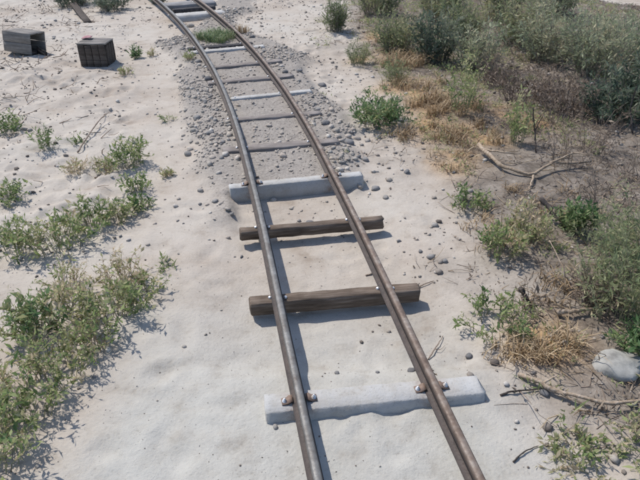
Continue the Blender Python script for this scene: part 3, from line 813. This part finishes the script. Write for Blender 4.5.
GL, GR, GS, GD = "weeds on the crates' side of the track", "weeds along the littered bank", "sagebrush beyond the track", "dry straw grass on the bank"
PL = [
    # crates' side, from the camera outwards
    ("weed", "herb", -14, 468, .24, .22, "leafy yellow-green weed nearest the camera beside the smooth sand", GL, .7, .10),
    ("weed", "herb", -14, 420, .26, .22, "dense green weed half cut off beside the nearest yellow-green weed", GL, .7, .0),
    ("weed", "herb", 24, 422, .19, .18, "low green weed throwing streaky shadows on the smooth sand", GL, .7, .02),
    ("weed", "dryherb", 14, 380, .22, .24, "pale tan weed with dry seed stalks above the nearest green weeds", GL, .85, -.10),
    ("weed", "herb", 54, 374, .21, .19, "bushy olive weed at the sand's edge, below the dark leafy weed", GL, .8, .10),
    ("weed", "dryherb", 88, 342, .15, .15, "yellowish weed with thin shadow fingers reaching onto the sand", GL, 1.0, -.12),
    ("weed", "bright", 33, 330, .20, .14, "dark leafy green weed in the middle of the weed strip", GL, .7, .18),
    ("weed", "herb", 70, 318, .18, .18, "pale olive weed between the dark leafy weed and the sprawling one", GL, 1.0, .14),
    ("weed", "herb", 112, 312, .19, .19, "green weed with yellow tips bulging towards the path", GL, 1.1, -.06),
    ("weed", "dryherb", 62, 285, .16, .17, "thin straw-coloured weed behind the green weed with yellow tips", GL, .8, -.02),
    ("weed", "dryherb", 125, 280, .17, .16, "pinkish dry weed with reddish stalks along the path", GL, 1.0, -.04),
    ("weed", "herb", 142, 292, .10, .16, "low grey-green weed sprawling furthest onto the smooth path", GL, .8, -.16),
    ("weed", "sprig", 166, 264, .05, .07, "tiny grey-green sprig alone on the path's smooth sand", GL, .8, -.1),
    ("weed", "herb", 58, 243, .22, .24, "wide olive-green weed at the top of the weed strip", GL, 1.3, -.02),
    ("weed", "herb", 12, 247, .19, .19, "pale grey-green weed cut off beside the wide olive-green weed", GL, 1.0, .10),
    ("weed", "herb", 92, 222, .17, .17, "grey-green weed between the wide olive weed and the path", GL, 1.1, .02),
    ("weed", "herb", 118, 214, .13, .13, "small dark-shadowed weed at the path's edge below the round green weed", GL, .9, .05),
    ("weed", "herb", 130, 160, .20, .17, "round green weed standing alone on the pale sand", GL, 1.3, -.12),
    ("weed", "herb", 138, 186, .12, .11, "small weed just below the round green weed", GL, .8, -.08),
    ("weed", "herb", 141, 204, .09, .08, "little green weed under the small one, by the path", GL, .8, -.15),
    ("weed", "dryherb", 103, 167, .09, .11, "thin dry weed beside the round green weed", GL, .8, -.2),
    ("weed", "dryherb", 74, 168, .09, .11, "tan dead weed at the foot of the slanting stick", GL, .7, .1),
    ("weed", "sprig", 46, 146, .15, .13, "spiky grey-green weed on the rutted sand below the crates", GL, 2.0, .0),
    ("weed", "sprig", 76, 140, .09, .08, "small green sprig between the spiky weed and the slanting stick", GL, 1.0, -.1),
    ("weed", "herb", 6, 127, .15, .14, "dark green weed cut off below the grey crate", GL, 1.0, -.12),
    ("weed", "herb", 8, 196, .10, .14, "low dark green weed lying flat on sand, above the pale weed", GL, .9, -.2),
    ("weed", "sprig", 168, 118, .06, .08, "small low green sprig on sand next to the gravel", GL, 1.1, .0),
    ("weed", "dryherb", 165, 172, .05, .06, "tiny dry sprig on the sand next to the gravel", GL, .5, .0),
    ("weed", "bright", 136, 56, .12, .07, "small upright green sprig beside the dark crate", GL, .4, .0),
    ("weed", "dryherb", 126, 72, .09, .09, "little dried weed at the shadow tip of the dark crate", GL, .6, .05),
    ("weed", "dryherb", 152, 54, .08, .07, "sparse dry weed between the dark crate and the grey rail", GL, .4, .0),
    ("weed", "dryherb", 190, 62, .09, .10, "faded weed on sand against the grey rail before the grass", GL, .6, -.15),
    ("bush", "dark", 72, 3, .30, .30, "dark green bush above the crates, the one over the dark shadow strip", "dark bushes behind the crates", .9, .0),
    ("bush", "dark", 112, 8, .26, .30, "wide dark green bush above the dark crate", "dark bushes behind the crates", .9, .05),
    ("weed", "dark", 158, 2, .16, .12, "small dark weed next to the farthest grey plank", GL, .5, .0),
    # bank: weeds
    ("bush", "olive", 335, 30, .42, .20, "upright olive bush standing alone at the top of the sand", GS, .8, -.1),
    ("weed", "bright", 377, 122, .24, .26, "broad bright green leafy weed at the edge of the gravel", GR, 1.5, .0),
    ("weed", "feather", 357, 62, .26, .15, "wispy grey-green weed behind the broad bright green one", GR, .8, -.05),
    ("weed", "feather", 395, 84, .22, .16, "grey-green weed among the straw behind the bright green one", GR, .6, .05),
    ("weed", "sprig", 462, 118, .48, .18, "tall thin grey-green stalks rising out of the straw grass", GR, 2.2, .12),
    ("weed", "sprig", 515, 146, .38, .12, "slender pale green stalks standing on the bank behind the dead branch", GR, 2.0, .05),
    ("weed", "herb", 470, 208, .13, .14, "small green weed where sand meets bank, below the dead branch", GR, .8, -.05),
    ("weed", "herb", 500, 256, .20, .13, "leafy green weed with tan stalks at the bank's edge", GR, .9, -.05),
    ("weed", "herb", 526, 240, .19, .16, "olive weed in front of the black leaning stick", GR, 1.0, .10),
    ("weed", "bright", 576, 232, .20, .12, "small dark green bush at the lower end of the black stick", GR, .9, -.05),
    ("weed", "herb", 495, 322, .16, .20, "spreading grey-green weed on sand above the dry straw tuft", GR, 1.0, -.06),
    ("weed", "twiggy", 530, 306, .16, .14, "bare brown twigs beside the spreading grey-green weed", GR, .7, .0),
    ("bush", "feather", 622, 318, .46, .30, "tall feathery green bush above the pale rock", GR, 1.2, -.06),
    ("bush", "feather", 650, 285, .50, .32, "feathery green bush cut off beside the tall feathery one", GR, 1.1, -.03),
    ("bush", "feather", 606, 262, .36, .26, "airy grey-green bush behind the tall feathery one", GR, .8, .05),
    ("weed", "brown", 596, 306, .16, .16, "reddish brown dried weed at the foot of the feathery bushes", GR, .8, -.1),
    ("weed", "bright", 640, 356, .18, .13, "dark green weed tucked behind the pale rock", GR, .8, -.1),
    ("weed", "herb", 606, 474, .055, .22, "low pale yellow-green mat weed closest to the camera on the bank", GR, .62, .18),
    ("weed", "herb", 648, 450, .07, .18, "pale green mat weed below the end of the bleached branch", GR, .6, .14),
    ("weed", "herb", 575, 448, .06, .12, "thin grey-green mat weed spreading on sand below the bleached branch", GR, .6, .0),
    ("weed", "twiggy", 560, 172, .30, .26, "thin bare shrub of grey twigs around the dead branch", GR, 1.0, .0),
    ("weed", "twiggy", 605, 215, .32, .30, "thin bare twig shrub behind the feathery bushes", GR, 1.0, .0),
    ("weed", "twiggy", 590, 150, .34, .30, "bare grey twig shrub in front of the dark shaded bush", GR, 1.2, .0),
    ("weed", "twiggy", 545, 130, .28, .26, "low bare twig shrub under the brown brush", GR, 1.0, .0),
    ("weed", "twiggy", 640, 180, .36, .30, "bare twig shrub cut off under the dark shaded bush", GR, 1.0, .0),
    # sagebrush mass
    ("bush", "olive", 398, 52, .46, .32, "olive sagebrush closest to the straw, next to the lone upright bush", GS, 1.0, .0),
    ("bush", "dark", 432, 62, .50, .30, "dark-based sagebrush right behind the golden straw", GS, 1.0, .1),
    ("bush", "olive", 378, 16, .50, .36, "olive sagebrush at the top edge above the straw", GS, 1.0, -.1),
    ("bush", "olive", 440, 22, .60, .42, "tall olive sagebrush at the top edge behind the dark-based one", GS, 1.2, -.05),
    ("bush", "sage", 478, 70, .50, .30, "silver-grey sagebrush beside the tall thin stalks", GS, 1.0, .0),
    ("bush", "olive", 500, 18, .60, .44, "mid-green sagebrush at the top edge over the brown brush", GS, 1.2, -.1),
    ("bush", "brown", 522, 104, .34, .34, "brown leafless brush tangled below the silver sagebrush", GS, 1.3, -.1),
    ("bush", "brown", 566, 112, .34, .34, "dry brown brush between the tangled one and the dark shaded bush", GS, 1.3, .0),
    ("bush", "brown", 498, 84, .30, .26, "brown twiggy brush at the foot of the silver-grey sagebrush", GS, 1.0, .1),
    ("bush", "sage", 545, 62, .56, .40, "pale blue-grey sagebrush in the middle of the thicket", GS, 1.3, .08),
    ("bush", "sage", 592, 76, .60, .42, "full silver sagebrush above the dry brown brush", GS, 1.4, .02),
    ("bush", "sage", 556, 16, .60, .40, "silver sagebrush at the top edge beside the bare sand gap", GS, 1.2, .0),
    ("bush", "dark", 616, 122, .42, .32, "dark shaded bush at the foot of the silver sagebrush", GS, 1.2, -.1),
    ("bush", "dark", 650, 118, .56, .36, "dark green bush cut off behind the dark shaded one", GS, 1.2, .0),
    ("bush", "sage", 642, 66, .44, .38, "silver-green sagebrush cut off above the dark bushes", GS, 1.3, -.04),
    ("bush", "olive", 668, 44, .36, .34, "green sagebrush cut off under the gap of bare sand", GS, 1.1, -.15),
    ("bush", "sage", 606, 46, .36, .36, "silver sagebrush just below the gap of bare sand at the top edge", GS, 1.1, .05),
    ("bush", "olive", 520, 46, .55, .42, "greenish sagebrush between the mid-green one and the pale blue-grey one", GS, 1.2, .0),
    ("bush", "olive", 462, 44, .5, .36, "olive sagebrush between the tall top-edge one and the silver-grey one", GS, 1.1, .05),
    ("bush", "olive", 470, -8, .6, .45, "olive sagebrush just showing at the top edge of the thicket", GS, 1.0, .0),
    ("bush", "sage", 530, -10, .6, .45, "grey sagebrush just showing beyond the mid-green one", GS, 1.0, .0),
    ("bush", "olive", 400, -8, .5, .4, "olive sagebrush just showing above the top-edge one by the straw", GS, 1.0, -.05),
]
for i, (nm, kd, px, py, h, rad, lb, gp, dens, dt) in enumerate(PL):
    cat = "bush" if nm == "bush" else "weed"
    name = {"bush": "sagebrush" if gp == GS else "bush", "weed": "weed"}[nm]
    plant(name, kd, px, py, h, rad, lb, cat, gp, dens, seed=i, dtint=dt)

GT = [
    (216, 41, .11, .20, .22, 1100, "grass", "thick green grass tuft growing between the rails", "green grass by the rails", .8, .2),
    (244, 34, .12, .10, .08, 130, "straw", "faded grass spilling over the rusty rail beside the green tuft", "green grass by the rails", .6, -.1),
    (543, 352, .12, .15, .10, 260, "straw", "fluffy straw tuft on the bank above the long bleached branch", GD, .9, .0),
    (520, 350, .08, .12, .07, 110, "straw", "low thin straw tuft joined to the fluffy one, towards the sand", GD, .9, .0),
    (442, 112, .14, .30, .20, 620, "straw", "golden straw tuft between the bright green weed and the tall stalks", GD, 1.0, -.12),
    (424, 135, .10, .26, .13, 330, "straw", "short golden straw just below the largest golden tuft", GD, 1.0, -.1),
    (404, 66, .17, .26, .18, 420, "straw", "golden straw tuft under the olive sagebrush", GD, 1.0, -.15),
    (382, 46, .13, .18, .1, 120, "straw", "yellowed straw beside the wispy weed at the sand's edge", GD, 1.0, -.15),
    (412, 88, .12, .26, .17, 360, "straw", "yellow straw between the golden tuft and the bright green weed", GD, 1.0, -.05),
    (472, 142, .11, .28, .17, 320, "straw", "tawny straw in front of the tall thin stalks", GD, 1.0, -.2),
    (450, 165, .07, .25, .15, 200, "straw", "sparse tawny straw at the sand's edge beside the dead branch", GD, 1.1, -.1),
    (500, 130, .10, .28, .16, 240, "straw", "dull straw between the tangled brush and the dead branch", GD, 1.1, -.25),
    (497, 244, .16, .06, .06, 60, "straw", "few tall tan stalks among the leafy weed at the bank's edge", GD, .4, .0),
    (548, 300, .10, .16, .10, 90, "straw", "thin dull straw beside the bare brown twigs", GD, 1.0, -.2),
    (560, 205, .08, .3, .2, 140, "straw", "flattened dull straw on the bank around the black stick", GD, 1.4, -.3),
    (480, 230, .07, .2, .12, 90, "straw", "short pale straw at the bank's edge above the leafy weed", GD, 1.2, -.05),
]
for i, (px, py, h, rx, ry, n, mt, lb, gp, le, dt) in enumerate(GT):
    grass_tuft("grass_tuft", px, py, h, rx, ry, n, mt, lb, "grass", gp, le, seed=i, dtint=dt)

# ------------------------------------------------------------------ dead wood
def branch(name, pts, rad, mat, label, cat, forks=(), lift=None, seed=0, group="dead wood on the bank"):
    """pts: (px, py, height above ground) along the stick"""
    rr = np.random.default_rng(8000 + seed)
    def line(pts, n):
        w = []
        for px, py, z in pts:
            q = at(px, py, z + .02); w.append((q[0], q[1], gz(q[0], q[1]) + z))
        w = np.array(w); s = np.linspace(0, len(w) - 1, n)
        P = np.stack([np.interp(s, np.arange(len(w)), w[:, k]) for k in range(3)], -1)
        P[1:-1] += rr.normal(0, rad * .25, (n - 2, 3))
        return P
    main = line(pts, 14); o = main[0].copy()
    root = empty(name, tuple(o))
    R = rad * np.linspace(1.1, .55, 14) * rr.uniform(.85, 1.15, 14)
    m = MB(); v, f, c = tubes((main - o)[None], R[None], 7)
    m.add(v, [f, c, np.array([[6, 5, 4, 3, 2, 1, 0]])]); m.build("limb", M[mat], root)
    for fk in forks:
        P = line(fk, 8); R = rad * .6 * np.linspace(1, .35, 8)
        m = MB(); v, f, c = tubes((P - o)[None], R[None], 6)
        m.add(v, [f, c]); m.build("twig", M[mat], root)
    return tag(root, label, cat, group)
branch("dead_branch", [(478, 148, .06), (490, 160, .05), (500, 172, .03), (512, 176, .03), (532, 182, .02), (548, 170, .05), (590, 166, .04)], .013, "dead_wood",
       "forked bleached dead branch lying across the bank", "branch", [[(484, 153, .06), (505, 158, .08), (520, 159, .05)], [(532, 182, .02), (530, 190, .02), (527, 196, .01)], [(548, 170, .05), (570, 160, .10), (588, 160, .12)]], seed=1)
branch("dead_stick", [(540, 201, .10), (549, 211, .07), (555, 220, .04), (566, 228, .015)], .014, "char_wood", "short black stick leaning on the bank beside a green bush", "stick", [[(555, 220, .04), (556, 212, .08), (562, 208, .12)]], seed=2)
branch("dead_branch", [(518, 376, .01), (540, 384, .02), (556, 391, .025), (580, 396, .035), (608, 405, .03), (640, 403, .025), (665, 398, .02)], .0095, "dead_wood",
       "long bleached branch lying on the ground below the pale rock", "branch", [[(556, 391, .025), (572, 399, .02), (590, 406, .01)], [(540, 384, .02), (552, 379, .05), (560, 377, .05)]], seed=3)
branch("dead_stick", [(521, 287, .10), (526, 296, .06), (531, 306, .005)], .011, "char_wood", "blackened stub poking up beside the spreading weed", "stick", [], seed=4)
branch("dead_stick", [(556, 316, .02), (570, 315, .03), (592, 313, .02)], .012, "dead_wood", "pale stick with a dark shadow under the feathery bushes", "stick", [], seed=5)
branch("dead_stick", [(583, 293, .03), (596, 299, .03), (606, 303, .02)], .012, "dead_wood", "short bleached stick behind the pale stick on the bank", "stick", [[(590, 296, .03), (584, 286, .07), (579, 276, .12)]], seed=6)
branch("dead_stick", [(535, 158, .0), (534, 135, .14), (532, 112, .30)], .006, "char_wood", "thin dark upright stalk standing behind the dead branch", "stick", [[(534, 135, .14), (541, 122, .24), (546, 112, .30)]], seed=7)
branch("dead_stick", [(632, 138, .0), (629, 112, .16), (636, 90, .32)], .007, "char_wood", "dark upright stem in front of the dark shaded bush", "stick", [], seed=8)
branch("dead_stick", [(77, 149, .01), (84, 138, .02), (95, 122, .04), (105, 109, .07)], .006, "stem_brown", "slanting thin stick on the rutted sand below the dark crate", "stick", [[(95, 122, .04), (101, 112, .03), (109, 104, .02)]], seed=9, group="sticks on the sand")
branch("dead_stick", [(93, 171, .005), (106, 170, .012), (119, 169, .006)], .004, "stem_brown", "short stick flat on the sand beside the thin dry weed", "stick", [], seed=10, group="sticks on the sand")
branch("dead_stick", [(513, 463, .004), (525, 452, .008), (538, 446, .004)], .003, "char_wood", "thin curved twig on sand near the pale mat weed", "stick", [], seed=11, group="sticks on the sand")
branch("dead_stick", [(500, 397, .004), (512, 393, .010), (524, 391, .010), (543, 389, .005)], .0042, "char_wood", "thin dark twig on the sand touching the bleached branch", "stick", [], seed=12, group="sticks on the sand")
branch("dead_stick", [(366, 268, .003), (376, 265, .008), (384, 264, .003)], .0045, "stem_brown", "small brown twig under the rusty rail between the timber sleepers", "stick", [], seed=13, group="sticks on the sand")
branch("dead_stick", [(566, 296, .0), (562, 270, .10), (549, 243, .16)], .004, "dead_wood", "thin pale stalk arching over the bank near the small green bush", "stick", [], seed=14)

branch("dead_stick", [(429, 352, .004), (436, 341, .012), (444, 328, .006)], .0032, "stem_brown", "thin brown twig on sand beside the rusty rail, before the timber sleeper", "stick", [[(436, 341, .012), (441, 342, .015), (446, 338, .008)]], seed=15, group="sticks on the sand")
branch("dead_stick", [(418, 281, .004), (425, 278, .01), (434, 276, .005)], .0035, "stem_brown", "short brown twig touching the wide-shadowed timber sleeper's end", "stick", [], seed=16, group="sticks on the sand")
# twig litter on the bank, dry stubble on the rutted sand
r = np.random.default_rng(33)
def sticks(name, x, y, lo, hi, rad, tilt, mat):
    n = len(x); L = r.uniform(lo, hi, n); a = r.uniform(0, 2 * math.pi, n); e = np.abs(r.normal(0, tilt, n))
    d = np.column_stack([np.cos(a) * np.cos(e), np.sin(a) * np.cos(e), np.sin(e)])
    p0 = np.column_stack([x, y, ground_z_fast(x, y) + .002])
    P = np.stack([p0, p0 + d * L[:, None] * .5 + r.normal(0, .08, (n, 3)) * L[:, None], p0 + d * L[:, None]], 1)
    z = ground_z_fast(P[..., 0].ravel(), P[..., 1].ravel()).reshape(n, 3)
    P[..., 2] = np.maximum(P[..., 2], z + .0015)
    v, f, c = tubes(P, rad * r.uniform(.6, 1.4, (n, 1)) * np.array([1, .9, .5])[None])
    m = MB(); m.add(v, [f, c], np.repeat(r.uniform(0, 1, n), 9)); return tag(m.build(name, M[mat]), kind="stuff")
x, y = scatter(r, 26000, -.5, 5.5, 1.2, 11, lambda x, y: np.clip(soil_mask(x, y) * 1.25, 0, 1) * (.4 + .6 * (fbm(x, y, .4, 3, 121) > 0)))
h = len(x) // 2
sticks("twig_litter", x[:h], y[:h], .03, .16, .0019, .22, "stem_brown")
sticks("straw_litter", x[h:int(h * 1.65)], y[h:int(h * 1.65)], .03, .13, .0018, .25, "straw")
x, y = scatter(r, 4200, -4.5, -.9, 3.4, 9.5, lambda x, y: .40 * (fbm(x, y, .5, 3, 131) > .0) * (1 - ballast_mask(x, y)) * (track_off(x, y) < -1.1))
sticks("dry_stubble", x, y, .03, .16, .0034, .45, "stem_brown")
# low mixed ground cover on the bank: nobody could count it
def ground_cover(name, n0, prob, mat, h, w, seed, tm):
    rr = np.random.default_rng(seed)
    x, y = scatter(rr, n0, -.6, 5.5, 1.2, 11, prob)
    nb = 12; n = len(x) * nb
    fx = np.repeat(x, nb) + rr.normal(0, .022, n); fy = np.repeat(y, nb) + rr.normal(0, .022, n)
    hs = np.repeat(h * rr.uniform(.4, 1.5, len(x)), nb) * rr.uniform(.3, 1.1, n)
    d = unit(rr.normal(size=(n, 3)) * np.array([1, 1, .5]) + np.array([0, 0, .9]))
    d[:, 2] = np.abs(d[:, 2])
    b = np.column_stack([fx, fy, ground_z_fast(fx, fy) + .001 + hs * rr.uniform(0, .6, n)])
    sd2 = unit(np.cross(d, rr.normal(size=(n, 3))))
    L = hs[:, None] * .8 + .008
    v = np.stack([b, b + d * L * .5 + sd2 * w, b + d * L, b + d * L * .5 - sd2 * w], 1)
    t = np.clip(np.repeat(rr.normal(tm, .2, len(x)), nb) + rr.normal(0, .12, n), 0, 1)
    m = MB(); m.add(v, (np.arange(n) * 4)[:, None] + np.arange(4)[None], np.repeat(t, 4))
    tag(m.build(name, M[mat]), kind="stuff")
ground_cover("ground_cover", 17000, lambda x, y: soil_mask(x, y) * .6 * (fbm(x, y, .45, 4, 151) > .02), "herb", .04, .0035, 51, .62)
ground_cover("dry_ground_cover", 13000, lambda x, y: soil_mask(x, y) * .55 * (fbm(x, y, .4, 4, 161) > .0), "brown", .04, .003, 52, .6)
# leaf litter on the bank: curled flakes
x, y = scatter(r, 9000, -.5, 5.5, 1.2, 11, lambda x, y: soil_mask(x, y) * (.35 + .65 * (fbm(x, y, .3, 3, 141) > 0)))
n = len(x); rot = rand_rot(r, n); s = r.uniform(.006, .018, n)
base = np.array([(-1, -.4, 0), (0, -.55, .2), (1, 0, 0), (0, .55, .2)])
v = np.einsum('nij,kj->nki', rot, base) * s[:, None, None]
v[..., 2] = np.abs(v[..., 2]) * .6
v += np.column_stack([x, y, ground_z_fast(x, y) + .002])[:, None]
m = MB(); m.add(v, (np.arange(n) * 4)[:, None] + np.arange(4)[None], np.repeat(r.uniform(0, 1, n), 4))
tag(m.build("leaf_litter", M["brown"]), kind="stuff")

# ------------------------------------------------------------------ the two crates and the strip standing for a shadow behind them
def crate_panel(root, sx, sy, sz, loc, rot, mat, seed):
    me = box_mesh("plank", sx, sy, sz, mat, bevel=.003, rough=.001, seed=seed, cuts=4, ends=.001)
    return child("plank", me, root, loc, rot)
# dark upright crate of vertical planks with a dusty lid
q = at(95.5, 67, .0); W, D, H = .270, .235, .215
root = empty("crate", (q[0], q[1] + D / 2, gz(q[0], q[1] + D / 2) - .006), RAD(-3))
for k in range(4):                                  # front and back boards stand upright
    xx = -W / 2 + W / 8 + k * W / 4
    for yy in (-D / 2, D / 2):
        crate_panel(root, H - .012 * ((k * 7 + (yy > 0)) % 3 == 1), .014, W / 4 - .005, (xx, yy, H / 2), (0, math.pi / 2, 0), M["crate_wood"], 50 + k)
for k in range(3):
    yy = -D / 2 + .03 + (k + .5) * (D - .05) / 3 - .005
    for xx in (-W / 2 + .008, W / 2 - .008):
        crate_panel(root, H - .02, (D - .05) / 3 - .006, .014, (xx, yy, H / 2), (0, math.pi / 2, 0), M["crate_wood"], 60 + k)
for k in range(3):
    yy = -D / 2 + (k + .5) * D / 3
    o = crate_panel(root, W + .012, D / 3 - .006, .014, (0, yy, H + .0075), (0, RAD(1.2 * (k - 1)), RAD(.8 * (1 - k))), M["crate_board"], 70 + k)
    o["label"] = "pale dusty lid board"
tag(root, "dark upright wooden crate with a pale dusty lid, on the open sand", "crate", "old crates dumped on the sand")
# a crumpled reddish rag on its lid
rr = np.random.default_rng(77)
u = np.linspace(-1, 1, 9); UX, UY = np.meshgrid(u, u)
zz = .014 + .012 * fbm(UX, UY, .7, 3, 171) + .016 * np.exp(-(UX ** 2 + UY ** 2) * 2)
V = np.stack([UX * .045 + .006 * fbm(UX, UY, .5, 2, 173), UY * .04 + .006 * fbm(UX, UY, .5, 2, 175), np.maximum(zz, .003)], -1)
m = MB(); idx = (np.arange(8)[:, None] * 9 + np.arange(8)[None]).ravel()
m.add(V, np.stack([idx, idx + 1, idx + 10, idx + 9], -1))
c0 = root.location
rg = m.build("rag", M["magenta"], loc=(c0.x - .09, c0.y + .06, c0.z + H + .0155), smooth_=True)
so = rg.modifiers.new("thick", 'SOLIDIFY'); so.thickness = .003; so.offset = 1
tag(rg, "small faded red rag crumpled on the dark crate's lid", "rag")
# grey crate lying tipped on its side, its open end facing the track
q = at(21, 57, .0); W, D, H = .31, .24, .205
root = empty("crate", (q[0], q[1] + .13, gz(q[0], q[1] + .13) + .004), RAD(9))
root.rotation_euler = (RAD(-7), RAD(4), RAD(-13))
for k in range(2):
    hh = H / 2 - .003
    crate_panel(root, W, .014, hh, (0, -D / 2, .004 + hh / 2 + k * (H / 2)), (0, 0, 0), M["crate_board"], 80 + k)
    crate_panel(root, W, .014, hh, (0, D / 2, .004 + hh / 2 + k * (H / 2)), (0, 0, 0), M["crate_board"], 84 + k)
for k in range(2):
    dd = (D - .02) / 2 - .003
    crate_panel(root, W - .004, dd, .013, (0, -D / 2 + .01 + dd / 2 + k * (dd + .006), .010), (0, 0, 0), M["crate_wood"], 88 + k)
    crate_panel(root, W - .004, dd, .013, (0, -D / 2 + .01 + dd / 2 + k * (dd + .006), H - .006), (0, 0, 0), M["crate_board"], 92 + k)
crate_panel(root, D - .03, .013, H - .03, (-W / 2 + .012, 0, H / 2), (0, 0, math.pi / 2), M["crate_wood"], 96)
o = crate_panel(root, .16, .012, .07, (W / 2 + .05, -.02, .022), (RAD(8), RAD(12), RAD(-20)), M["crate_wood"], 98)
o["label"] = "dark broken flap board at the open end"
tag(root, "grey tipped-over wooden crate with a dark open end", "crate", "old crates dumped on the sand")
# dark plank-shaped strip by the bushes, stands in for a stem's cast shadow
a, b = at(73, 3, .05), at(88, 22, .0)
za, zb = gz(a[0], a[1]), gz(b[0], b[1])
pa, pb = Vector((a[0], a[1], za + .06)), Vector((b[0], b[1], zb + .012))
me = box_mesh("plank", (pb - pa).length, .085, .022, M["crate_wood"], bevel=.003, rough=.001, seed=120, cuts=5, ends=.003)
o = bpy.data.objects.new("plank", me); C.objects.link(o)
o.location = (pa + pb) / 2
o.rotation_euler = (pb - pa).to_track_quat('X', 'Z').to_euler()
tag(o, "dark plank lying on the sand below the dark green bush", "plank")
